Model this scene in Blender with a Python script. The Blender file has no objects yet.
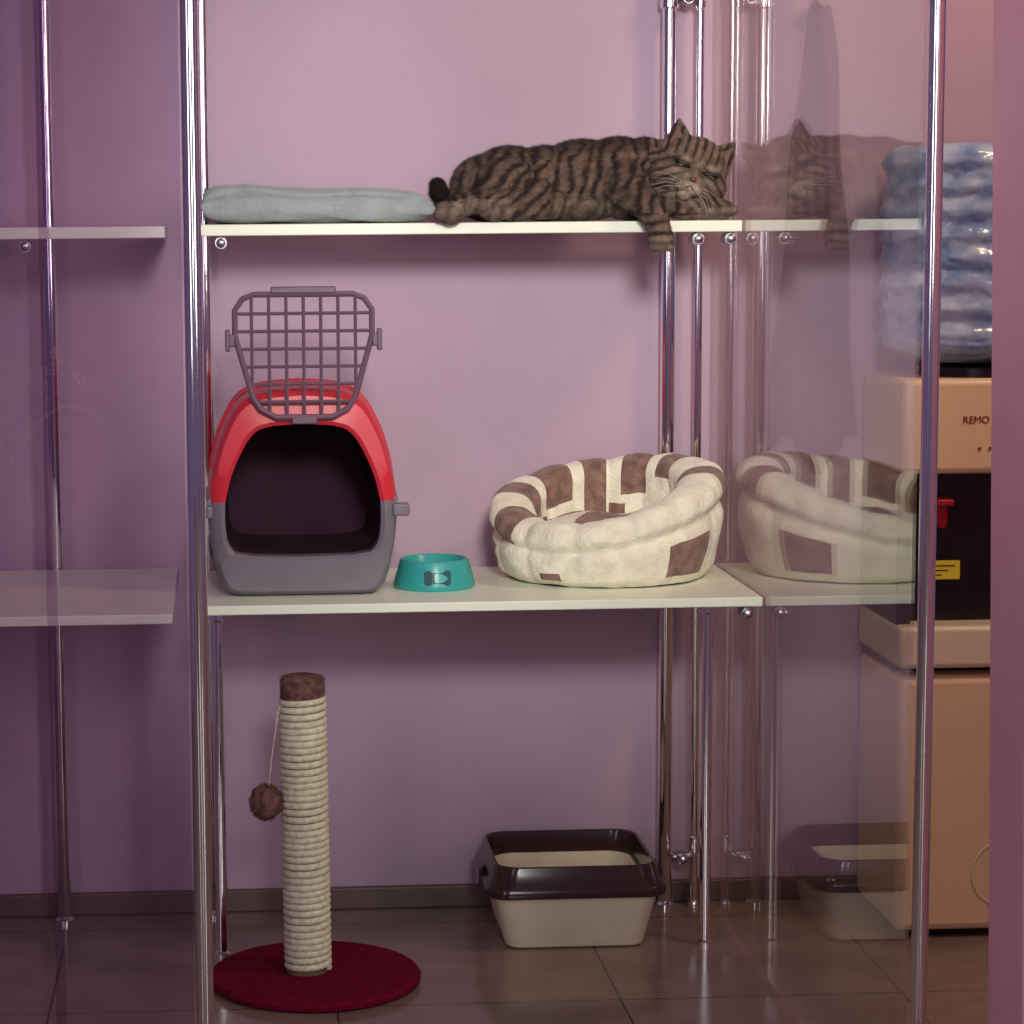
import bpy, bmesh, math, random
from mathutils import Matrix, Vector, noise
random.seed(4)
D=bpy.data; SC=bpy.context.scene; COL=SC.collection
SC.view_settings.view_transform='Standard'
pi=math.pi

def lin(c):
    if isinstance(c,str):
        c=c.lstrip('#'); c=[int(c[i:i+2],16)/255 for i in (0,2,4)]
    return tuple(((x/12.92) if x<=.04045 else ((x+.055)/1.055)**2.4) for x in c)+(1,)

# ---------------------------------------------------------------- materials
def mat(name,color,rough=.5,metal=0,spec=.5,var=0,vscale=20,bump=0,bscale=60,trans=0,alpha=1,color2=None,sheen=0):
    m=D.materials.new(name); m.use_nodes=True; nt=m.node_tree; N=nt.nodes; b=N['Principled BSDF']
    b.inputs['Base Color'].default_value=lin(color); b.inputs['Roughness'].default_value=rough
    b.inputs['Metallic'].default_value=metal; b.inputs['Specular IOR Level'].default_value=spec
    b.inputs['Transmission Weight'].default_value=trans; b.inputs['Alpha'].default_value=alpha
    b.inputs['Sheen Weight'].default_value=sheen
    tc=N.new('ShaderNodeTexCoord')
    if var or color2:
        n=N.new('ShaderNodeTexNoise'); n.inputs['Scale'].default_value=vscale; n.inputs['Detail'].default_value=5
        nt.links.new(tc.outputs['Object'],n.inputs['Vector'])
        r=N.new('ShaderNodeValToRGB'); r.color_ramp.elements[0].position=.35; r.color_ramp.elements[1].position=.65
        c=lin(color)
        if color2: c0,c1=c,lin(color2)
        else:
            c0=tuple(x*(1-var) for x in c[:3])+(1,); c1=tuple(min(1,x*(1+var)) for x in c[:3])+(1,)
        r.color_ramp.elements[0].color=c0; r.color_ramp.elements[1].color=c1
        nt.links.new(n.outputs['Fac'],r.inputs['Fac']); nt.links.new(r.outputs['Color'],b.inputs['Base Color'])
    if bump:
        n=N.new('ShaderNodeTexNoise'); n.inputs['Scale'].default_value=bscale; n.inputs['Detail'].default_value=4
        nt.links.new(tc.outputs['Object'],n.inputs['Vector'])
        bp=N.new('ShaderNodeBump'); bp.inputs['Strength'].default_value=bump; bp.inputs['Distance'].default_value=.004
        nt.links.new(n.outputs['Fac'],bp.inputs['Height']); nt.links.new(bp.outputs['Normal'],b.inputs['Normal'])
    return m

def glass_mat(name,tint):
    m=D.materials.new(name); m.use_nodes=True; nt=m.node_tree; N=nt.nodes; N.clear()
    out=N.new('ShaderNodeOutputMaterial'); mix=N.new('ShaderNodeMixShader')
    t=N.new('ShaderNodeBsdfTransparent'); t.inputs['Color'].default_value=tint
    g=N.new('ShaderNodeBsdfGlossy'); g.inputs['Roughness'].default_value=0.0; g.inputs['Color'].default_value=(1,1,1,1)
    fr=N.new('ShaderNodeFresnel'); geo=N.new('ShaderNodeNewGeometry')
    mx=N.new('ShaderNodeMapRange'); mx.inputs['To Min'].default_value=1.5; mx.inputs['To Max'].default_value=1/1.5
    nt.links.new(geo.outputs['Backfacing'],mx.inputs['Value']); nt.links.new(mx.outputs['Result'],fr.inputs['IOR'])
    nt.links.new(fr.outputs['Fac'],mix.inputs['Fac']); nt.links.new(t.outputs[0],mix.inputs[1]); nt.links.new(g.outputs[0],mix.inputs[2])
    nt.links.new(mix.outputs[0],out.inputs['Surface'])
    return m

M_wall=mat('wall_paint','#bfa4b8',.65,spec=.3,var=.05,vscale=3,bump=.06,bscale=150)
M_pillar=mat('pillar_paint','#ffb8c6',.6,spec=.3,var=.08,vscale=4,bump=.12,bscale=60)
M_base=mat('baseboard_vinyl','#6a5552',.4,var=.1)
M_chrome=mat('chrome','#f6f3f4',.10,metal=1)
M_steel=mat('brushed_steel','#b7b0b6',.3,metal=1)
M_shelf=mat('white_laminate','#f6fbe6',.35,var=.02,vscale=6)
M_glass=glass_mat('clear_glass',(.97,.975,.97,1))
M_tint=glass_mat('tinted_glass',(.88,.81,.88,1))
M_red=mat('coral_plastic','#d42c3c',.35,var=.04)
M_grey=mat('grey_plastic','#78707a',.4,var=.05)
M_grid=mat('mauve_grey_plastic','#6a5060',.4)
M_dark=mat('interior_shade','#3c2432',.9,spec=.1)  # shade inside the carrier, put into the colour
M_teal=mat('teal_plastic','#36a5a0',.3)
M_tealdk=mat('dark_teal','#0c4a50',.4)
M_cream=mat('cream_plush','#faf2da',.95,spec=.1,var=.09,vscale=45,bump=.7,bscale=220,sheen=.3)
M_brown=mat('brown_plush','#8e7064',.95,spec=.1,var=.3,vscale=60,bump=.8,bscale=220,sheen=.2)
M_blank=mat('grey_fleece','#9ca4a4',.95,spec=.1,var=.10,vscale=30,bump=.5,bscale=160,sheen=.2)
M_rope=mat('sisal_rope','#f8f0d0',.9,spec=.1,var=.16,vscale=120,bump=.7,bscale=500)
M_core=mat('rope_core','#7a6a52',.9,spec=.1)
M_burg=mat('burgundy_plush','#741030',.95,spec=.05,var=.18,vscale=80,bump=.7,bscale=300)
M_pom=mat('brown_fur_fabric','#84605a',.95,spec=.05,var=.35,vscale=90,bump=.9,bscale=300)
M_tub=mat('cream_plastic','#f4ebcc',.4,var=.03)
M_rim=mat('dark_brown_plastic','#3c2626',.15,spec=.6)
M_cool=mat('champagne_plastic','#f4d8a8',.35,var=.03,vscale=5)
M_coold=mat('black_plastic','#120c12',.3)
M_silver=mat('pale_silver_plastic','#f0e2be',.3)
M_yellow=mat('yellow_label','#f4e440',.5)
M_redt=mat('red_lever','#b3162a',.35)
M_txt=mat('red_print','#9d2b2b',.5)
M_bottle=mat('blue_plastic','#7c9fcc',.2,spec=.8,color2='#c2d6ee',vscale=22,bump=.9,bscale=30)

def floor_mat():
    m=D.materials.new('glossy_floor_tile'); m.use_nodes=True; nt=m.node_tree; N=nt.nodes; b=N['Principled BSDF']
    tc=N.new('ShaderNodeTexCoord'); mp=N.new('ShaderNodeMapping'); mp.inputs['Location'].default_value=(.26,-.05,0)
    br=N.new('ShaderNodeTexBrick'); br.offset=0; br.inputs['Scale'].default_value=1
    br.inputs['Brick Width'].default_value=.40; br.inputs['Row Height'].default_value=.40; br.inputs['Mortar Size'].default_value=.0016
    br.inputs['Color1'].default_value=lin('#a69080'); br.inputs['Color2'].default_value=lin('#9b877a'); br.inputs['Mortar'].default_value=lin('#5c4a42')
    n=N.new('ShaderNodeTexNoise'); n.inputs['Scale'].default_value=9; n.inputs['Detail'].default_value=6
    mx=N.new('ShaderNodeMixRGB'); mx.blend_type='MULTIPLY'; mx.inputs['Fac'].default_value=.6
    nt.links.new(tc.outputs['Object'],mp.inputs['Vector']); nt.links.new(mp.outputs[0],br.inputs['Vector']); nt.links.new(tc.outputs['Object'],n.inputs['Vector'])
    nt.links.new(br.outputs['Color'],mx.inputs[1]); nt.links.new(n.outputs['Fac'],mx.inputs[2]); nt.links.new(mx.outputs[0],b.inputs['Base Color'])
    b.inputs['Roughness'].default_value=.15; b.inputs['Specular IOR Level'].default_value=.55
    return m
M_floor=floor_mat()

# ---------------------------------------------------------------- mesh helpers
def mkobj(name,bm,mats,parent=None,smooth=True,loc=(0,0,0),bevel=0,angle=40):
    bmesh.ops.recalc_face_normals(bm,faces=bm.faces[:])
    me=D.meshes.new(name); bm.to_mesh(me); bm.free()
    o=D.objects.new(name,me); COL.objects.link(o)
    for m in (mats if isinstance(mats,(list,tuple)) else [mats]): me.materials.append(m)
    if smooth:
        for p in me.polygons: p.use_smooth=True
        try: me.set_sharp_from_angle(angle=math.radians(angle))
        except Exception: pass
    o.location=loc
    if bevel:
        b=o.modifiers.new('bevel','BEVEL'); b.width=bevel; b.segments=3; b.limit_method='ANGLE'
    if parent:
        o.parent=parent
    return o
def top(o,label,cat,group=None):
    o['label']=label; o['category']=cat
    if group: o['group']=group
def empty(name,loc):
    e=D.objects.new(name,None); e.location=loc; e.empty_display_size=.05; COL.objects.link(e); return e
def box(bm,x0,x1,y0,y1,z0,z1,mi=0):
    vs=[bm.verts.new(p) for p in [(x0,y0,z0),(x1,y0,z0),(x1,y1,z0),(x0,y1,z0),(x0,y0,z1),(x1,y0,z1),(x1,y1,z1),(x0,y1,z1)]]
    for f in [(0,3,2,1),(4,5,6,7),(0,1,5,4),(1,2,6,5),(2,3,7,6),(3,0,4,7)]:
        fc=bm.faces.new([vs[i] for i in f]); fc.material_index=mi
    return vs
def boxo(name,x0,x1,y0,y1,z0,z1,m,parent=None,bevel=0):
    bm=bmesh.new(); box(bm,x0,x1,y0,y1,z0,z1); return mkobj(name,bm,m,parent,smooth=bool(bevel),bevel=bevel)
def lathe(bm,prof,n=48,c=(0,0,0),axis='z',mi=0):
    rings=[]
    for r,h in prof:
        ring=[]
        for i in range(n):
            a=2*pi*i/n; x,y,z=r*math.cos(a),r*math.sin(a),h
            if axis=='y': x,y,z=x,z,y
            if axis=='x': x,y,z=z,x,y
            ring.append(bm.verts.new((c[0]+x,c[1]+y,c[2]+z)))
        rings.append(ring)
    for a,b in zip(rings[:-1],rings[1:]):
        for i in range(n):
            f=bm.faces.new((a[i],a[(i+1)%n],b[(i+1)%n],b[i])); f.material_index=mi
    for ring in (rings[0],rings[-1]):
        try: f=bm.faces.new(ring); f.material_index=mi
        except Exception: pass
def tube(bm,pts,r,n=8,closed=False,mi=0):
    pts=[Vector(p) for p in pts]; L=len(pts); rings=[]
    rr=r if isinstance(r,(list,tuple)) else [r]*L
    prev=None
    for i,p in enumerate(pts):
        if closed: t=(pts[(i+1)%L]-pts[i-1])
        else: t=(pts[min(i+1,L-1)]-pts[max(i-1,0)])
        t.normalize()
        if prev is None:
            up=Vector((0,0,1)) if abs(t.z)<.9 else Vector((1,0,0)); a=t.cross(up).normalized()
        else:
            a=(prev-t*prev.dot(t)).normalized()
        prev=a; b=t.cross(a)
        rings.append([bm.verts.new(p+(a*math.cos(2*pi*k/n)+b*math.sin(2*pi*k/n))*rr[i]) for k in range(n)])
    m=L if closed else L-1
    for i in range(m):
        A,B=rings[i],rings[(i+1)%L]
        for k in range(n):
            f=bm.faces.new((A[k],A[(k+1)%n],B[(k+1)%n],B[k])); f.material_index=mi
    if not closed:
        bm.faces.new(rings[0]); bm.faces.new(rings[-1])
def resample(pts,n):
    pts=[Vector((p[0],p[1],0)) for p in pts]; d=[0]
    for a,b in zip(pts[:-1],pts[1:]): d.append(d[-1]+(b-a).length)
    out=[]; j=0
    for i in range(n):
        s=d[-1]*i/(n-1)
        while j<len(d)-2 and d[j+1]<s: j+=1
        t=(s-d[j])/(d[j+1]-d[j]); v=pts[j].lerp(pts[j+1],t); out.append((v.x,v.y))
    return out
def smoothpoly(pts,it=2):
    for _ in range(it):
        q=[pts[0]]
        for a,b in zip(pts[:-1],pts[1:]):
            q.append((a[0]*.75+b[0]*.25,a[1]*.75+b[1]*.25)); q.append((a[0]*.25+b[0]*.75,a[1]*.25+b[1]*.75))
        q.append(pts[-1]); pts=q
    return pts

# ---------------------------------------------------------------- setting
WY=3.745
def struct(o): o['kind']='structure'; return o
struct(boxo('wall_back',-1.6,2.2,WY,WY+.1,0,2.4,M_wall))
struct(boxo('floor',-1.6,2.2,-.4,WY+.1,-.05,0,M_floor))
struct(boxo('baseboard_back',-1.6,2.2,WY-.012,WY,0,.036,M_base,bevel=.003))
bm=bmesh.new(); vs=box(bm,.797,1.7,2.40,2.52,0,2.4)
for v in vs:
    if v.co.x<1: v.co.x+=.040*(1-v.co.z/2.4)-.009
struct(mkobj('wall_right',bm,M_pillar,bevel=.006))

# ---------------------------------------------------------------- posts
def post(name,x,y,r,z0,z1,label,collars=()):
    bm=bmesh.new(); lathe(bm,[(r*.9,z0),(r,z0+.002),(r,z1-.002),(r*.9,z1)],32)
    for zc in collars: lathe(bm,[(r,zc-.014),(r*1.35,zc-.012),(r*1.35,zc+.012),(r,zc+.014)],32)
    if z0<.01: lathe(bm,[(r*1.5,z0),(r*1.5,z0+.006),(r*1.1,z0+.01)],32)
    o=mkobj(name,bm,M_chrome,loc=(x,y,0))
    top(o,label,'post','chrome posts of the display case'); return o
post('display_post',-.035,2.6,.0100,0,2.2,'thick chrome upright at the front of the glass display case')
post('display_post',.772,2.6,.0095,0,2.2,'thick chrome upright holding the front edge of the glass side panel')
post('display_post',-.268,3.70,.0105,0,2.2,'chrome upright standing against the wall behind the empty shelves')
post('display_post',-.032,3.716,.0105,0,2.2,'chrome upright against the wall behind the pet carrier')
post('display_post',.686,3.712,.0115,0,2.2,'chrome upright against the wall behind the cat bed',collars=(1.425,))
post('display_post',.733,3.712,.0068,0,2.2,'slim chrome upright at the back edge of the glass side panel',collars=(1.425,.10))

def clamp_geo(bm,x,y,z,ln=.03):
    lathe(bm,[(.0085,-ln/2),(.0095,-ln/2+.002),(.0095,ln/2-.002),(.0085,ln/2)],20,(x,y,z),'y')
    lathe(bm,[(.002,-.007),(.006,-.005),(.007,0),(.006,.004),(.002,.006)],20,(x,y-ln/2-.004,z),'y')
for z in (1.425,.085):
    bm=bmesh.new(); lathe(bm,[(.006,0),(.0075,.003),(.0075,.03),(.006,.033)],20,(.694,3.695,z),'x'); clamp_geo(bm,.7095,3.69,z,.02)
    o=mkobj('post_coupling',bm,M_steel); top(o,'small steel coupling joining two chrome uprights','clamp','steel post couplings')

# ---------------------------------------------------------------- glass
o=boxo('glass_panel',.758,.762,2.61,3.738,.012,2.2,M_glass)
top(o,'clear glass side panel reflecting the cat and shelves','glass panel')
o=boxo('glass_door',-.80,-.188,2.598,2.602,.012,2.2,M_tint)
top(o,'tinted sliding glass door in front of the empty shelves','glass door','sliding glass doors')
o=boxo('glass_door',-.20,-.047,2.604,2.608,.012,2.2,M_tint)
top(o,'tinted sliding glass door beside the thick chrome upright','glass door','sliding glass doors')

# ---------------------------------------------------------------- shelves
def shelf(x0,x1,y0,y1,zt,th,label,clamps,legs=()):
    bm=bmesh.new(); box(bm,x0,x1,y0,y1,zt-th,zt)
    s=mkobj('shelf',bm,M_shelf,bevel=.0015); top(s,label,'shelf','white shelves of the display case')
    for x,y in clamps:
        bm=bmesh.new(); clamp_geo(bm,x,y,zt-th-.010,.032)
        mkobj('clamp',bm,M_steel,s)['label']='small steel shelf clamp'
    for x,y in legs:
        bm=bmesh.new(); r=.0088
        lathe(bm,[(r*1.4,0),(r*1.4,.006),(r,.009),(r,zt-th-.035),(r*1.3,zt-th-.032),(r*1.3,zt-th-.004),(r*1.1,zt-th)],28,(x,y,0))
        mkobj('leg',bm,M_chrome,s)['label']='round chrome leg'
    return s
shelf(-.036,.756,3.34,3.698,.555,.0135,'deep white shelf carrying the carrier, bowl and cat bed',[(.735,3.36)],[(-.020,3.5),(.709,3.5)])
shelf(-.036,.756,3.50,3.698,1.088,.0165,'narrow white shelf with the sleeping cat and folded blanket',[(-.006,3.53),(.694,3.53),(.742,3.53)])
shelf(-1.0,-.079,3.23,3.688,.562,.0135,'empty deep white shelf behind the tinted glass',[])
shelf(-1.0,-.086,3.45,3.688,1.086,.0165,'empty narrow white shelf behind the tinted glass',[(-.285,3.48)])

# ---------------------------------------------------------------- pet carrier
car=empty('pet_carrier',(.106,3.412,.555)); top(car,'red and grey plastic pet carrier with its grid door flipped up','pet carrier')
ZK=1.005
def zk(L): return [(x*1.02,z*ZK) for x,z in L]
OT=zk(smoothpoly([(.133,.137),(.130,.17),(.120,.215),(.105,.252),(.088,.280),(.060,.294),(0,.298)],2))
OB=zk(smoothpoly([(.133,.137),(.134,.11),(.130,.07),(.119,.022),(.108,.004),(.09,0),(0,0)],2))
IT=zk(smoothpoly([(.109,.137),(.102,.17),(.090,.20),(.074,.230),(.055,.245),(0,.248)],1))
IB=zk(smoothpoly([(.109,.137),(.110,.105),(.106,.075),(.092,.060),(0,.058)],1))
def half(pts,n=26):
    h=resample(pts,n); return h+[(-x,z) for x,z in reversed(h[:-1])]
def loft(rings,y_list,bm,cap_last=False,mi=0):
    R=[[bm.verts.new((x,y,z)) for x,z in ring] for ring,y in zip(rings,y_list)]
    for A,B in zip(R[:-1],R[1:]):
        for i in range(len(A)-1):
            f=bm.faces.new((A[i],A[i+1],B[i+1],B[i])); f.material_index=mi
    if cap_last: bm.faces.new(R[-1])
CZ=.137*ZK
def scl(ring,s,cz=CZ): return [(x*s,max(0,cz+(z-cz)*s)) for x,z in ring]
for nm,O,I,m in (('upper_shell',OT,IT,M_red),('lower_shell',OB,IB,M_grey)):
    bm=bmesh.new(); o_=half(O); i_=half(I)
    loft([i_,i_,scl(i_,1.05),scl(o_,.94),scl(o_,.98),o_,scl(o_,1.01),scl(o_,1.02),scl(o_,1.0),scl(o_,.97),scl(o_,.88),scl(o_,.7)],
         [.03,.004,0,.004,.012,.028,.09,.16,.22,.250,.272,.280],bm,True)
    if nm=='upper_shell':
        for yy in (.10,.18): 
            tube(bm,[(x*1.012,yy,CZ+(z-CZ)*1.012) for x,z in o_[4:-4]],.003,8)
    else:
        for s_ in (-1,1): tube(bm,[(s_*x,y,CZ) for x,y in [(.132,.01),(.136,.09),(.137,.16),(.133,.25)]],.005,8)
    mkobj(nm,bm,m,car)['label']='coral red upper shell' if nm=='upper_shell' else 'grey lower shell'
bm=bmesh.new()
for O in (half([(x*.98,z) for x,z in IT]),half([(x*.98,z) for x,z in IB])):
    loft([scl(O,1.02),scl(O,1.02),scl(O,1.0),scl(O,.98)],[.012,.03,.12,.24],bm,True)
mkobj('interior',bm,M_dark,car)['label']='carrier interior, shade put into its colour'  # added inner sheet, coloured dark in place of real shade inside the shells
for sx in (-1,1):
    bm=bmesh.new(); xs=sorted((sx*.129,sx*(.153 if sx>0 else .139))); box(bm,xs[0],xs[1],.0,.022,.115,.133)
    mkobj('latch',bm,M_grey,car,bevel=.003)
bm=bmesh.new(); yD=-.010; DZ=.014
def hw(z):
    P=[(.246,.040),(.258,.062),(.275,.073),(.350,.094),(.362,.097),(.398,.097),(.414,.086),(.420,.070)]
    if z<=P[0][0]: return P[0][1]
    for a,b in zip(P[:-1],P[1:]):
        if z<=b[0]: return a[1]+(b[1]-a[1])*(z-a[0])/(b[0]-a[0])
    return P[-1][1]
fr=[(.040,.246),(.062,.258),(.073,.275),(.094,.350),(.097,.362),(.097,.398),(.086,.414),(.070,.420)]
fr=[(x,yD,z) for x,z in fr]+[(-x,yD,z) for x,z in reversed(fr)]
tube(bm,fr,.0042,8,closed=True)
for k in range(-3,4):
    x=k*.0245
    zs=[z/1000 for z in range(246,421,2) if hw(z/1000)>=abs(x)]
    tube(bm,[(x,yD,min(zs)),(x,yD,max(zs))],.0028,6)
for z in (.268,.293,.318,.343,.368,.393):
    tube(bm,[(-hw(z),yD,z),(hw(z),yD,z)],.0028,6)
dr=mkobj('door',bm,M_grid,car); dr['label']='plastic grid door flipped up open'; dr.location=(.003,0,DZ)
def part(name,boxes,m,parent,bevel=.002,label=None):
    bm=bmesh.new()
    for b in boxes: box(bm,*b)
    o=mkobj(name,bm,m,parent,bevel=bevel)
    if label: o['label']=label
    return o
part('latch_bar',[(-.046,.046,yD-.006,yD+.004,.421,.431)],M_grid,dr)
part('hinge_tab',[(-.018,.018,yD-.005,yD+.006,.236,.247)],M_grid,dr)
for sx in (-1,1):
    xs=sorted((sx*.097,sx*.109)); x2=sorted((sx*.104,sx*.111))
    part('hinge_pin',[(xs[0],xs[1],yD-.005,yD+.005,.346,.364),(x2[0],x2[1],yD-.006,yD+.006,.340,.371)],M_grid,dr)

# ---------------------------------------------------------------- bowl
bw=empty('pet_bowl',(.301,3.495,.555)); top(bw,'turquoise plastic pet bowl with a bone cut-out','pet bowl')
bm=bmesh.new()
lathe(bm,[(.052,.002),(.058,0),(.060,.003),(.0595,.008),(.052,.036),(.0495,.042),(.047,.043),(.0445,.041),(.041,.024),(.034,.012),(.001,.010)],64)
mkobj('bowl',bm,M_teal,bw)
bm=bmesh.new()
def bone():
    pts=[]
    for cx,cz,a0,a1 in [(.014,.0045,-60,150),(-.014,.0045,30,240),(-.014,-.0045,120,330),(.014,-.0045,-150,60)]:
        for k in range(9):
            a=math.radians(a0+(a1-a0)*k/8); pts.append((cx+.0064*math.cos(a),cz+.0064*math.sin(a)))
    return pts
vs=[]
for x,z in bone():
    zz=.020+z; R=.0595-(zz-.008)*(.0075/.028)+.0008; a=x/R
    vs.append(bm.verts.new((R*math.sin(a),-R*math.cos(a),zz)))
bm.faces.new(vs); mkobj('bone_emblem',bm,M_tealdk,bw,smooth=False)

# ---------------------------------------------------------------- cat bed
bed=empty('cat_bed',(.569,3.574,.555)); top(bed,'round plush cat bed in cream and brown patchwork','cat bed')
bm=bmesh.new(); NU=180; prof_n=34; NS=13
def bedh(a):
    front=-pi/2-.45; side=.5*(1+math.cos(a-front))
    return .165-.066*side**1.6+.012*math.cos(a)
grid=[]
for i in range(NU):
    a=2*pi*i/NU; H=bedh(a); seg=abs(math.sin(a*NS/2+.4)); puff=.005*(1-(1-seg)**3)
    ring=[]
    for j in range(prof_n+1):
        t=j/prof_n
        if t<.40:
            s=t/.40; z=.002+s*(H-.040); r=.146+.024*math.sin(pi*min(1,s*.60+.06))
            r-=.010*math.exp(-((s-.0)/.08)**2)+.006*math.exp(-((s-.96)/.10)**2)
        elif t<.78:
            s=(t-.40)/.38; b=s*(pi+.5)-.25; zc=H-.029
            z=zc+.029*math.sin(b); r=.1445+.0315*math.cos(b)
        else:
            s=(t-.78)/.22; z=(H-.037)*(1-s)+.040*s; r=.1155-.006*s
        r+=puff*(1 if t<.6 else -1); z+=puff*.6*(1 if .4<t<.8 else 0)
        w=noise.noise(Vector((math.cos(a)*3.3,math.sin(a)*3.3,t*5)))*.006+noise.noise(Vector((math.cos(a)*9,math.sin(a)*9,t*12)))*.002
        ring.append(bm.verts.new(((r+w)*math.cos(a)*.99,(r+w)*math.sin(a)*.90,max(0.001,z+w*.6))))
    grid.append(ring)
PATCH=[(110,137,.40,.82),(82,100,.40,.90),(48,70,.40,.82),(22,38,.42,.76),(150,168,.42,.82),(188,210,.38,.74),(294,322,.06,.29),(226,238,.05,.16),(66,80,.86,1.0),(138,150,.84,1.0),(338,352,.42,.72),(172,184,.12,.3)]
for i in range(NU):
    A,B=grid[i],grid[(i+1)%NU]
    for j in range(prof_n):
        f=bm.faces.new((A[j],B[j],B[j+1],A[j+1]))
        ad=(i+.5)/NU*360; t=(j+.5)/prof_n
        f.material_index=1 if any(a0<=ad<=a1 and t0<=t<=t1 for a0,a1,t0,t1 in PATCH) else 0
o=mkobj('bed_wall',bm,[M_cream,M_brown],bed,angle=180); s=o.modifiers.new('s','SUBSURF'); s.levels=1; s.render_levels=1
bm=bmesh.new(); R=.118; rings=[]
for k in range(25):
    r=R*math.sin(pi/2*k/24) if k else 0.002
    row=[]
    for i in range(90):
        a=2*pi*i/90; z=.062+.034*math.sqrt(max(0,1-(r/R)**2.5))+.012*noise.noise(Vector((r*14*math.cos(a),r*14*math.sin(a),2)))
        if k==24: z=.03
        row.append(bm.verts.new((r*math.cos(a),r*math.sin(a)*.90,z)))
    rings.append(row)
bm.faces.new(rings[0])
for A,B in zip(rings[:-1],rings[1:]):
    for i in range(90):
        f=bm.faces.new((A[i],A[(i+1)%90],B[(i+1)%90],B[i])); c=f.calc_center_median()
        q=c.y*1.2-c.x*.9+.012*math.sin(c.x*50); f.material_index=1 if (-.070<q<-.010 and c.y<.05) or (q>.085) else 0
mkobj('cushion',bm,[M_cream,M_brown],bed,angle=180)

# ---------------------------------------------------------------- folded blanket
bm=bmesh.new()
def slab(x0,x1,y0,y1,z0,prof,seed,ex=.6):
    nx,nt=90,36; rows=[]
    for i in range(nx+1):
        u=i/nx; x=x0+(x1-x0)*u; e=max(.02,math.sqrt(max(0,1-((abs(u-.5)*2)**18))))
        for a_,b_ in zip(prof[:-1],prof[1:]):
            if a_[0]<=u<=b_[0]: h=a_[1]+(b_[1]-a_[1])*(u-a_[0])/(b_[0]-a_[0])
        hz=h/2*e; zc=z0+h/2
        row=[]
        for k in range(nt):
            a=2*pi*k/nt; c,s=math.cos(a),math.sin(a)
            yy=(y0+y1)/2+(y1-y0)/2*math.copysign(abs(c)**.35,c)+.003*noise.noise(Vector((x*9,seed,s*3))); zz=zc+hz*math.copysign(abs(s)**ex,s)
            n_=noise.noise(Vector((x*13+seed,yy*10,s*2+seed)))*.006
            if c<-.3: yy+=.012*math.exp(-((s-.05-.25*u)/.12)**2)
            row.append(bm.verts.new((x,yy,max(z0,zz+n_))))
        rows.append(row)
    for A,B in zip(rows[:-1],rows[1:]):
        for k in range(nt): bm.faces.new((A[k],A[(k+1)%nt],B[(k+1)%nt],B[k]))
    bm.faces.new(rows[0]); bm.faces.new(rows[-1])
slab(-.034,.308,3.510,3.690,1.089,[(0,.054),(.2,.060),(.35,.054),(.55,.052),(.8,.050),(.93,.046),(1,.036)],3)
o=mkobj('folded_blanket',bm,M_blank,angle=180); top(o,'pale grey fleece blanket folded flat beside the cat','blanket')

# ---------------------------------------------------------------- scratching post
sp=empty('scratching_post',(.1146,3.37,0)); top(sp,'sisal scratching post on a round burgundy base with hanging pompom','scratching post')
bm=bmesh.new(); lathe(bm,[(.148,.001),(.152,.004),(.153,.010),(.149,.015),(.14,.016),(.02,.016)],96); mkobj('base',bm,M_burg,sp)
bm=bmesh.new(); px=-.010
pts=[]; turns=40; zz0,zz1=.020,.415; r=.0298
for i in range(turns*28+1):
    t=i/(turns*28); a=2*pi*turns*t; z=zz0+(zz1-zz0)*t
    pts.append((px+r*math.cos(a)-.004*t,r*math.sin(a),z+.0010*math.sin(a*.13)))
tube(bm,pts,.0050,8); 
mkobj('rope_wrapping',bm,M_rope,sp,angle=80)
bm=bmesh.new(); lathe(bm,[(.0295,.012),(.0295,.42)],32,(px-.002,0,0)); mkobj('pole',bm,M_core,sp)
def fuzz(bm,c,r,sq=1,amp=.08,seed=0,fz=900,fl=.006):
    tmp=bmesh.new(); bmesh.ops.create_icosphere(tmp,subdivisions=4,radius=1)
    mp={}
    for v in tmp.verts:
        d=v.co.normalized(); k=1+amp*noise.noise(d*4+Vector((seed,0,0)))+amp*.5*noise.noise(d*11)
        mp[v]=bm.verts.new(Vector(c)+Vector((d.x*r*k,d.y*r*k,d.z*r*k*sq)))
    for f in tmp.faces: bm.faces.new([mp[v] for v in f.verts])
    vl=list(mp.values())
    for _ in range(fz):
        v=random.choice(vl); n=(v.co-Vector(c)).normalized(); s=Vector((random.uniform(-1,1),random.uniform(-1,1),random.uniform(-1,1))).cross(n).normalized()*.0006
        tip=v.co+n*fl*random.uniform(.5,1)+s*4*random.uniform(-1,1); bm.faces.new((bm.verts.new(v.co+s),bm.verts.new(v.co-s),bm.verts.new(tip)))
    tmp.free()
bm=bmesh.new(); lathe(bm,[(.030,.412),(.0315,.416),(.0315,.440),(.029,.447),(.02,.4495),(.002,.450)],48,(px-.004,0,0))
for _ in range(1800):
    a=random.uniform(0,2*pi); z=random.uniform(.414,.447); v=Vector((px-.004+.031*math.cos(a),.031*math.sin(a),z)); n=Vector((math.cos(a),math.sin(a),random.uniform(-.4,.6)))
    s=Vector((-math.sin(a),math.cos(a),0))*.0006; bm.faces.new((bm.verts.new(v+s),bm.verts.new(v-s),bm.verts.new(v+n*.003)))
mkobj('plush_top',bm,M_pom,sp)['label']='brown plush cap'
bm=bmesh.new(); fuzz(bm,(-.068,-.01,.268),.0225,1.1,.1,3,2500,.004); mkobj('pompom',bm,M_pom,sp)['label']='brown furry pompom'
bm=bmesh.new(); tube(bm,[(-.040,-.008,.42),(-.049,-.010,.40),(-.058,-.010,.34),(-.064,-.010,.288)],.0008,6); mkobj('string',bm,M_rope,sp)

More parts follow.
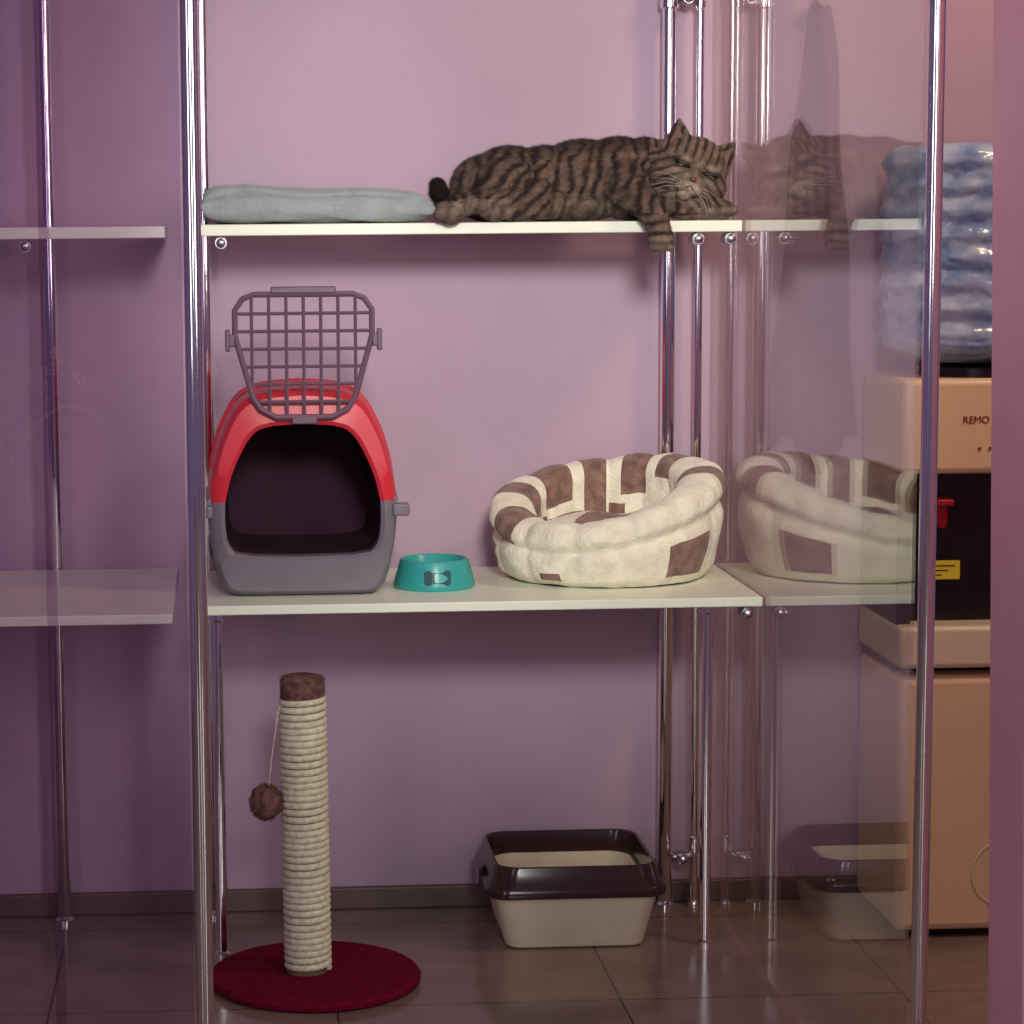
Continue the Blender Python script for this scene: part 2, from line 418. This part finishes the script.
# ---------------------------------------------------------------- litter box
lb=empty('litter_box',(.513,3.588,0)); top(lb,'cream litter box with a dark brown clip-on rim','litter box')
def rrect(hx,hy,rad,n=8):
    pts=[]
    for cx,cy,a0 in [(hx-rad,hy-rad,0),(-hx+rad,hy-rad,90),(-hx+rad,-hy+rad,180),(hx-rad,-hy+rad,270)]:
        for k in range(n+1):
            a=math.radians(a0+90*k/n); pts.append((cx+rad*math.cos(a),cy+rad*math.sin(a)))
    return pts
def rloft(bm,spec,capf=True,capl=False):
    R=[[bm.verts.new((x,y,z)) for x,y in rrect(hx,hy,rad)] for hx,hy,rad,z in spec]
    for A,B in zip(R[:-1],R[1:]):
        for i in range(len(A)): bm.faces.new((A[i],A[(i+1)%len(A)],B[(i+1)%len(A)],B[i]))
    if capf: bm.faces.new(R[0])
    if capl: bm.faces.new(R[-1])
bm=bmesh.new()
rloft(bm,[(.098,.085,.02,0),(.104,.090,.022,.003),(.107,.093,.025,.012),(.124,.113,.028,.086),(.128,.117,.03,.088),(.128,.117,.03,.092),(.119,.108,.03,.092),(.104,.090,.025,.012),(.098,.085,.02,.010)],True,True)
mkobj('tray',bm,M_tub,lb)
bm=bmesh.new()
rim=[(.127,.114,.03,.080),(.135,.121,.032,.079),(.136,.122,.033,.084),(.135,.121,.033,.092),(.129,.116,.035,.098),(.122,.112,.035,.122),(.120,.110,.035,.126),(.117,.107,.035,.124),(.112,.102,.035,.096),(.112,.102,.035,.090),(.127,.114,.03,.090),(.127,.114,.03,.080)]
rloft(bm,[(a,b,c,z+.006) for a,b,c,z in rim],False,False)
mkobj('rim',bm,M_rim,lb)['label']='glossy dark brown rim'
bm=bmesh.new()
rloft(bm,[(.1065,.092,.03,.014),(.111,.101,.033,.070),(.111,.101,.035,.098),(.107,.097,.035,.100),(.107,.097,.035,.060),(.100,.088,.03,.02)],False,True)
mkobj('inner_tray',bm,M_tub,lb)
for sx in (-1,1):
    bm=bmesh.new(); xs=sorted((sx*.132,sx*.140)); box(bm,xs[0],xs[1],-.02,.02,.078,.108); mkobj('clip',bm,M_rim,lb,bevel=.002)

# ---------------------------------------------------------------- water cooler
wc=empty('water_cooler',(1.155,3.60,0)); top(wc,'champagne floor-standing water cooler with black tap recess','water cooler')
X0,X1,Y0,Y1=-.155,.155,-.10,.130
part('lower_body',[(X0,X1,Y0,Y1,.012,.405)],M_cool,wc,.012)
part('plinth',[(X0+.02,X1-.02,Y0+.02,Y1-.02,0,.014)],M_coold,wc)
part('drip_ledge',[(X0-.002,X1+.002,Y0-.008,Y1,.418,.482)],M_silver,wc,.008)
part('tap_recess',[(X0+.004,X1-.004,Y0+.05,Y1,.403,.712)],M_coold,wc,.004,'black tap recess')
part('side_panel',[(X0,X0+.022,Y0+.02,Y1,.480,.712)],M_coold,wc,.003)
part('side_panel',[(X1-.022,X1,Y0,Y1,.480,.712)],M_coold,wc,.003)
part('upper_panel',[(X0,X1,Y0,Y1,.710,.852)],M_cool,wc,.010)
bm=bmesh.new(); lathe(bm,[(.10,.850),(.10,.866),(.05,.870)],40,(0,.010,0)); mkobj('bottle_collar',bm,M_coold,wc)
bm=bmesh.new(); box(bm,-.100,-.074,Y0+.005,Y0+.055,.662,.671); lathe(bm,[(.008,.627),(.010,.639),(.010,.667)],20,(-.087,Y0+.03,0)); mkobj('tap',bm,M_redt,wc,bevel=.002)['label']='red hot-water tap lever'
part('warning_label',[(-.103,-.052,Y0+.044,Y0+.0495,.546,.574)],M_yellow,wc,0,'yellow warning label')
for k in range(3): part('label_print',[(-.098,-.060-.010*k,Y0+.0432,Y0+.0442,.566-.007*k,.5675-.007*k)],M_coold,wc,0)
cu=D.curves.new('brand_lettering','FONT'); cu.body='REMO'; cu.size=.0150; cu.extrude=.0006
t=D.objects.new('tmp_text',cu); COL.objects.link(t); bpy.context.view_layer.update()
mt=D.meshes.new_from_object(t.evaluated_get(bpy.context.evaluated_depsgraph_get())); D.objects.remove(t)
t=D.objects.new('brand_lettering',mt); COL.objects.link(t); t.rotation_euler=(pi/2,0,0); t.location=(-.066,Y0-.0008,.786); t.parent=wc; mt.materials.clear(); mt.materials.append(M_txt)
for x in (-.040,-.024):
    bm=bmesh.new(); lathe(bm,[(.0025,-.001),(.0025,.001)],12,(x,Y0-.001,.748),'y'); mkobj('indicator_light',bm,M_txt,wc)
bm=bmesh.new(); tube(bm,[(.012+.05*math.cos(a),Y0-.001,.10+.05*math.sin(a)) for a in [pi*k/16 for k in range(6,27)]],.0012,6)
mkobj('door_relief',bm,M_silver,wc)

# water bottle
bm=bmesh.new(); NB=120
rows=[]
for q in range(111):
    t_=q/110; z=.8725+t_*.325; r=.132
    if t_<.1: r=.07+(.062)*math.sin(t_/.1*pi/2)
    if t_>.94: r=.132-.03*((t_-.94)/.06)**2
    r+=.003*math.sin(t_*2*pi*9)*(1 if .1<t_<.95 else 0)
    row=[]
    for i in range(NB):
        a=2*pi*i/NB; d=Vector((math.cos(a)*2.5,math.sin(a)*2.5,z*30))
        w=noise.noise(d)*.005+abs(noise.noise(d*2.3))*.007
        if t_<.02: w=0
        row.append(bm.verts.new(((r+w)*math.cos(a),(r+w)*math.sin(a)*.80,z+(.004*noise.noise(Vector((math.cos(a)*2,math.sin(a)*2,z*8))) if t_>.04 else 0))))
    rows.append(row)
for A,B in zip(rows[:-1],rows[1:]):
    for i in range(NB): bm.faces.new((A[i],A[(i+1)%NB],B[(i+1)%NB],B[i]))
bm.faces.new(rows[0]); bm.faces.new(rows[-1])
o=mkobj('water_bottle',bm,M_bottle,loc=(1.128,3.600,0),angle=40); top(o,'large crinkled blue plastic water bottle on the cooler','water bottle')

# ---------------------------------------------------------------- sheer curtain beyond the glass
mc=D.materials.new('sheer_mauve'); mc.use_nodes=True; nt=mc.node_tree; N=nt.nodes; N.clear()
ou=N.new('ShaderNodeOutputMaterial'); mx=N.new('ShaderNodeMixShader'); mx.inputs[0].default_value=.5
tr=N.new('ShaderNodeBsdfTransparent'); df=N.new('ShaderNodeBsdfDiffuse'); df.inputs[0].default_value=lin('#75546a')
nt.links.new(tr.outputs[0],mx.inputs[1]); nt.links.new(df.outputs[0],mx.inputs[2]); nt.links.new(mx.outputs[0],ou.inputs[0])
bm=bmesh.new(); rows=[]
for i in range(81):
    v=i/80; z=1.42-v*(.70); wl=.014+.056*v**.7; row=[]
    for k in range(91):
        u=k/90*2-1; zz=z-(.03*v*math.sin(u*4+1)); row.append(bm.verts.new((.922-.006*v+u*wl+.003*math.sin(v*14),3.726+.010*math.sin(u*17+v*1.5+math.sin(v*5))*(.4+.6*v),zz)))
    rows.append(row)
for A,B in zip(rows[:-1],rows[1:]):
    for k in range(90): bm.faces.new((A[k],A[k+1],B[k+1],B[k]))
cur=mkobj('sheer_curtain',bm,mc,angle=180); top(cur,'sheer mauve drape hanging on the wall beside the water cooler','curtain')
bm=bmesh.new(); lathe(bm,[(.012,0),(.012,.004),(.005,.008),(.005,.035),(.009,.04),(.002,.043)],20,(.925,3.700,1.425),'y'); mkobj('hook',bm,M_steel,cur)

# ---------------------------------------------------------------- potted palm standing in the shop (seen mirrored in the glass door)
M_leaf=mat('dry_palm_leaf','#efe6d8',.7,var=.1); M_pot=mat('terracotta_pot','#8a5a48',.7)
pp=empty('potted_palm',(-.47,1.15,0)); top(pp,'pale dried palm in a round pot standing before the display case','plant')
bm=bmesh.new(); lathe(bm,[(.09,0),(.10,.01),(.125,.20),(.135,.205),(.135,.23),(.12,.23),(.11,.19),(.01,.18)],40); mkobj('pot',bm,M_pot,pp)
for fi in range(11):
    bm=bmesh.new(); az=fi*2*pi/11+.3; ln=random.uniform(.20,.26); hh=random.uniform(.60,.72); pts=[]
    for k in range(24):
        t_=k/23; rr_=.01+ln*t_**1.6; pts.append(Vector((rr_*math.cos(az),rr_*math.sin(az),.18+hh*math.sin(t_*1.9)/math.sin(1.57))))
    tube(bm,pts,.0025,5)
    for k in range(9,24):
        p=pts[k]; tg=(pts[min(k+1,23)]-pts[k-1]).normalized(); sd=tg.cross(Vector((0,0,1))).normalized()
        for s_ in (-1,1):
            tip=p+(sd*s_*.75+tg*.75+Vector((0,0,-.1))).normalized()*.11*(1-.5*abs(k-15)/9); w_=tg*.005
            bm.faces.new([bm.verts.new(q_) for q_ in (p-w_,p+w_,p.lerp(tip,.6)+w_,tip,p.lerp(tip,.6)-w_)])
    mkobj('frond',bm,M_leaf,pp,smooth=False)

# ---------------------------------------------------------------- cat
S=.0015; cat=empty('cat',(.5437,3.597,1.0885)); top(cat,'brown tabby cat dozing with one forepaw hanging off the shelf','cat')
def P(x,y,w): return Vector(((x-590)*S,-w*S,(222-y)*S))
bm=bmesh.new()
def ell(c,r,rot=0):
    t=bmesh.new(); bmesh.ops.create_icosphere(t,subdivisions=3,radius=1); R=Matrix.Rotation(math.radians(rot),3,'Y'); mp={}
    for v in t.verts: mp[v]=bm.verts.new(P(*c)+R@Vector((v.co.x*r[0]*S,v.co.y*r[2]*S,v.co.z*r[1]*S)))
    for f in t.faces: bm.faces.new([mp[v] for v in f.verts])
    t.free()
def chain(pts):
    for (a,b) in zip(pts[:-1],pts[1:]):
        n=max(2,int((P(*a[:3])-P(*b[:3])).length/(.004)))
        for k in range(n+1):
            t=k/n; c=[a[i]+(b[i]-a[i])*t for i in range(3)]; r=a[3]+(b[3]-a[3])*t; ell(c,(r,r,r))
ell((490,188,-6),(38,34,40)); ell((512,184,-8),(44,38,42)); ell((548,184,-8),(46,38,40)); ell((585,181,-6),(52,41,42)); ell((620,178,-2),(46,40,44)); ell((646,174,6),(30,35,32)); ell((660,172,14),(28,30,28))
ell((575,206,2),(55,16,36)); ell((632,204,12),(32,18,34))
ell((505,187,32),(31,29,24),-10); ell((532,198,40),(18,19,16),20)
HC=(685,175,36); TH=math.radians(23)
def H(x,y,w):
    return (HC[0]+x*math.cos(TH)+y*math.sin(TH), HC[1]-(y*math.cos(TH)-x*math.sin(TH)), HC[2]+w)
ell(H(0,2,0),(36,32,30),20); ell(H(-20,-8,9),(19,17,17)); ell(H(20,-8,9),(19,17,17)); ell(H(0,14,6),(27,21,24),20)
ell(H(0,-12,21),(14,10,12),20); ell(H(-6.5,-15,27),(8.5,7,8)); ell(H(6.5,-15,27),(8.5,7,8)); ell(H(0,-24,20),(8,6,8)); ell(H(0,0,24),(6.5,14,9),20)
for sx in (-1,1): ell(H(sx*15,8,22),(10,5,7),20)
for sx in (-1,1):
    b0=Vector(P(*H(sx*12,28,2))); b1=Vector(P(*H(sx*34,14,0))); tip=Vector(P(*H(sx*30,43,0))); bk=Vector(P(*H(sx*25,20,-9)))
    for k in range(14):
        t=k/14
        for m in range(9):
            s=m/8; p=b0.lerp(b1,s)+(bk-b0.lerp(b1,.5))*math.sin(pi*s)*.9; q=p.lerp(tip,t)
            rr=3.4*(1-t*.45)
            tb=bmesh.new(); bmesh.ops.create_icosphere(tb,subdivisions=1,radius=rr*S); mp={v:bm.verts.new(q+v.co) for v in tb.verts}
            for f in tb.faces: bm.faces.new([mp[v] for v in f.verts])
            tb.free()
chain([(622,184,32,23),(628,198,54,18),(635,207,74,14.5),(642,218,86,12.5),(646,233,89,11.5)]); ell((647,240,90),(13.5,12,13))
for k in (-7.5,0,7.5): ell((647+k,246,94),(5,6,5.5))
chain([(648,198,30,17),(678,211,44,11),(708,211.5,50,10)]); ell((714,212,52),(12,10,12))
for k in (-6,1,8): ell((722,213,52+k),(6,5,4.3))
chain([(520,203,44,16),(495,205,62,13.5),(472,202,70,11.5),(455,207,74,11)]); ell((445,212,76),(14,12.5,12))
for k in (-7,0,7): ell((436,214.5,74+k),(6.5,6.5,4.6))
chain([(548,205,34,15),(522,211,56,10),(505,212.5,64,9)]); ell((489,213,66),(13,9,11))
for k in (-6,0,6): ell((480,214,64+k),(5,4.8,4))
chain([(470,200,-20,12),(455,204,-18,10),(446,200,-8,9),(440,191,2,9),(439,186,4,8.5)])
me=D.meshes.new('tmp'); bm.to_mesh(me); bm.free(); tmp=D.objects.new('tmp',me); COL.objects.link(tmp)
rm=tmp.modifiers.new('r','REMESH'); rm.mode='VOXEL'; rm.voxel_size=.0018; rm.adaptivity=0
sm=tmp.modifiers.new('s','SMOOTH'); sm.factor=.5; sm.iterations=4
bpy.context.view_layer.update(); dg=bpy.context.evaluated_depsgraph_get()
me=D.meshes.new_from_object(tmp.evaluated_get(dg)); D.objects.remove(tmp); me.name='cat_body'
ob=D.objects.new('body',me); COL.objects.link(ob); ob.parent=cat
for p in me.polygons: p.use_smooth=True
def fur_color(v):
    x=v.x/S+590; y=222-v.z/S; w=-v.y/S
    base=Vector((.165,.108,.080)); dark=Vector((.026,.015,.015)); light=Vector((.42,.33,.25))
    nz=noise.noise(v*28); n1=noise.noise(v*60+Vector((5,0,0))); n2=noise.noise(v*130)
    dx=x-HC[0]; dy=HC[1]-y
    hx=dx*math.cos(TH)-dy*math.sin(TH); hy=dx*math.sin(TH)+dy*math.cos(TH)
    if x>646 and y<210 and abs(hx)<46 and hy>-32 and w>-5:
        if hy>9: s=math.sin(abs(hx)*.80+nz*1.5+1.2)
        else: s=math.sin(hy*.66+abs(hx)*.45+nz*1.5)
        c=base.lerp(dark,max(0,min(1,s*1.0+.1+n1*.5))**1.1*.94)
        m=math.exp(-((hx/12)**2+((hy+19)/9)**2)); c=c.lerp(light,min(1,m*1.1))
        for ex in (-15,15):
            e=math.exp(-(((hx-ex)/9)**2+((hy-8.5)/3.0)**2)); c=c.lerp(light,.5*e)
            e=math.exp(-(((hx-ex)/11)**2+((hy-2)/3.0)**2)); c=c.lerp(dark*.6,.97*e)
            e=math.exp(-(((hx-ex*1.0)/9)**2+((hy+5)/3.0)**2)); c=c.lerp(light,.35*e)
        m=math.exp(-((hx/5)**2+((hy-0)/11)**2)); c=c.lerp(base*1.3,m*.6)
    else:
        ang=x*.47+(y-150)*.14+nz*3.8+n1*1.6
        if 478<x<545 and w>25: ang=x*.36+(y-150)*.36+nz*3.6+n1*1.3
        if x>625 and y>215: ang=y*.65+nz*2
        s=math.sin(ang); k=min(1,max(0,s*.9+.30+n1*.8))
        c=base.lerp(dark,.94*k)
        if y<158: c=c.lerp(dark,.6*min(1,(158-y)/12))
        if y>194 and x>545 and x<620: c=c.lerp(light*.6,.22)
        if x<505 and y>200: c=c.lerp(light*.7,.28)
        if x>625 and y>236: c=c.lerp(light*.7,.25)
        if x>690 and y>200: c=c.lerp(light*.8,.35)
        if x<452 and y<202: c=dark*.5
    return c*(1+.5*n2)
ca=me.color_attributes.new('fur','FLOAT_COLOR','POINT')
cols=[fur_color(v.co) for v in me.vertices]
for i,c in enumerate(cols): ca.data[i].color=(max(0,c.x),max(0,c.y),max(0,c.z),1)
mf=D.materials.new('tabby_fur'); mf.use_nodes=True; nt=mf.node_tree; b=nt.nodes['Principled BSDF']; at=nt.nodes.new('ShaderNodeVertexColor'); at.layer_name='fur'
nt.links.new(at.outputs['Color'],b.inputs['Base Color']); b.inputs['Roughness'].default_value=.8; b.inputs['Specular IOR Level'].default_value=.2; b.inputs['Sheen Weight'].default_value=.05
me.materials.clear(); me.materials.append(mf)
vco=[];fc=[];vc=[]
nv=len(me.vertices)
for _ in range(90000):
    i=random.randrange(nv); v=me.vertices[i]; n=v.normal; co=v.co
    if co.z<.003 and co.y>-.105: continue
    x=co.x/S+590; hd=(x>650 and co.z/S>14)
    if hd:
        c0=P(*H(0,-8,30)); dd=(co-P(*H(0,-8,34))).length
    flow=Vector((-1,0,-.35)) if not hd else (co-c0)
    if co.z<-.005: flow=Vector((0,0,-1))
    flow=flow-n*flow.dot(n)
    if flow.length<1e-4: continue
    flow.normalize(); d=(n*.5+flow+Vector((random.gauss(0,.28),random.gauss(0,.28),random.gauss(0,.28)))).normalized()
    L=random.uniform(.0035,.0085)*(1 if not hd else (.28 if dd<.036 else .6))*(.6 if co.z/S<14 else 1)
    s=d.cross(n)
    if s.length<1e-4: continue
    s=s.normalized()*.0004; k=len(vco); tip=co+d*L
    if co.z>0 and tip.z<.0015: tip.z=.0015
    vco+=[co-s,co+s,tip]; fc.append((k,k+1,k+2)); c=cols[i]*random.uniform(.6,1.5); vc+=[c*.8,c*.8,c*1.3]
mh=D.meshes.new('fur'); mh.from_pydata(vco,[],fc); ca=mh.color_attributes.new('fur','FLOAT_COLOR','POINT')
for i,c in enumerate(vc): ca.data[i].color=(max(0,c.x),max(0,c.y),max(0,c.z),1)
mh.materials.append(mf); fo=D.objects.new('fur',mh); COL.objects.link(fo); fo.parent=cat; fo['kind']='stuff'
M_eye=mat('eye','#6b6a3a',.1); M_nose=mat('nose','#6b3a3a',.4); M_lid=mat('dark_eyelid','#140c0c',.4); M_inner=mat('inner_ear','#8d6a66',.8); M_wh=mat('whisker','#d8d0cc',.5)
def dot(name,c,r,rot,m,lab):
    bm=bmesh.new(); bmesh.ops.create_icosphere(bm,subdivisions=3,radius=1); R=Matrix.Rotation(math.radians(rot),3,'Y')
    for v in bm.verts: v.co=P(*c)+R@Vector((v.co.x*r[0]*S,v.co.y*r[2]*S,v.co.z*r[1]*S))
    mkobj(name,bm,m,cat)['label']=lab
for sx in (-1,1):
    dot('eye',H(sx*14.5,1.0,29.4),(5.2,1.2,2.4),23+sx*10,M_eye,'nearly closed greenish eye')
    dot('eyelid',H(sx*14.5,2.4,29.4),(8.5,2.0,3.4),23-sx*8,M_lid,'dark drooping eyelid')
dot('nose',H(0,-8.5,34.0),(3.8,2.4,3),23,M_nose,'brick-pink nose')
bm=bmesh.new()
tube(bm,[P(*H(5,-18,35)),P(*H(2.5,-17,36)),P(*H(0,-14.5,36)),P(*H(-2.5,-17,36)),P(*H(-5,-18,35))],.0006,6); mkobj('mouth',bm,M_lid,cat)
for sx in (-1,1):
    for k in range(4):
        e=1 if sx<0 else .75
        bm=bmesh.new(); tube(bm,[P(*H(sx*9,-14-k*1.6,34)),P(*H(sx*24*e,-13-k*4,38)),P(*H(sx*38*e,-16-k*7,34))],[.0002,.00018,.0001],5); mkobj('whisker',bm,M_wh,cat)
    bm=bmesh.new(); vs=[bm.verts.new(P(*H(*q))) for q in [(sx*17,26,3),(sx*31,17,2.5),(sx*29,37,2.5)]]; c=bm.verts.new(P(*H(sx*25,25,-3)))
    for a,b_ in ((0,1),(1,2),(2,0)): bm.faces.new((vs[a],vs[b_],c))
    mkobj('inner_ear',bm,M_inner,cat)

# ---------------------------------------------------------------- lights
def area(name,loc,target,size,energy,color,sy=None):
    l=D.lights.new(name,'AREA'); l.energy=energy; l.color=color; l.size=size
    if sy: l.shape='RECTANGLE'; l.size_y=sy
    o=D.objects.new(name,l); COL.objects.link(o); o.location=loc
    o.rotation_euler=(Vector(target)-Vector(loc)).to_track_quat('-Z','Y').to_euler(); return o
area('window_light',(-1.3,.2,1.6),(.5,3.7,1.1),.5,11,(1,.93,.98),2.0)
area('shop_light',(1.7,.3,1.7),(.6,3.7,1.1),.5,22,(1,.98,.93),2.0)
area('chrome_strip_fill',(.35,-1.2,1.7),(.45,3.7,1.2),.4,15,(1,.99,.96),1.8)  # added strip behind the camera, gives the chrome posts bright highlights
area('warm_fill',(1.55,2.8,2.1),(1.15,3.7,1.25),.3,10,(1,.72,.48))  # added warm fill, brightens the wall and cooler at the right
l=D.lights.new('vignette_spot','SPOT'); l.energy=275; l.spot_size=math.radians(31); l.spot_blend=1; l.shadow_soft_size=.25; l.color=(1,1,.93)  # added spot, its soft cone darkens the corners like a vignette
o=D.objects.new('vignette_spot',l); COL.objects.link(o); o.location=(.35,.3,1.85); o.rotation_euler=(Vector((.48,3.74,1.03))-Vector(o.location)).to_track_quat('-Z','Y').to_euler()
w=D.worlds.new('World'); SC.world=w; w.use_nodes=True; bg=w.node_tree.nodes['Background']; bg.inputs[0].default_value=(.31,.20,.40,1); bg.inputs[1].default_value=.31

# ---------------------------------------------------------------- camera
F=2400; th=math.radians(6.58); psi=math.radians(3.0); roll=math.radians(.5)
f=Vector((math.sin(psi)*math.cos(th),math.cos(psi)*math.cos(th),-math.sin(th))); r=Vector((math.cos(psi),-math.sin(psi),0)); u=r.cross(f)
r2=r*math.cos(roll)-u*math.sin(roll); u2=u*math.cos(roll)+r*math.sin(roll)
cam=D.cameras.new('camera'); co=D.objects.new('camera',cam); COL.objects.link(co)
M=Matrix((r2,u2,-f)).transposed().to_4x4(); M.translation=Vector((0,0,1.073)); co.matrix_world=M
cam.sensor_width=36; cam.lens=F/1024*36; cam.shift_x=(512-354)/1024; cam.shift_y=(510.7-512)/1024
cam.clip_start=.05; SC.camera=co
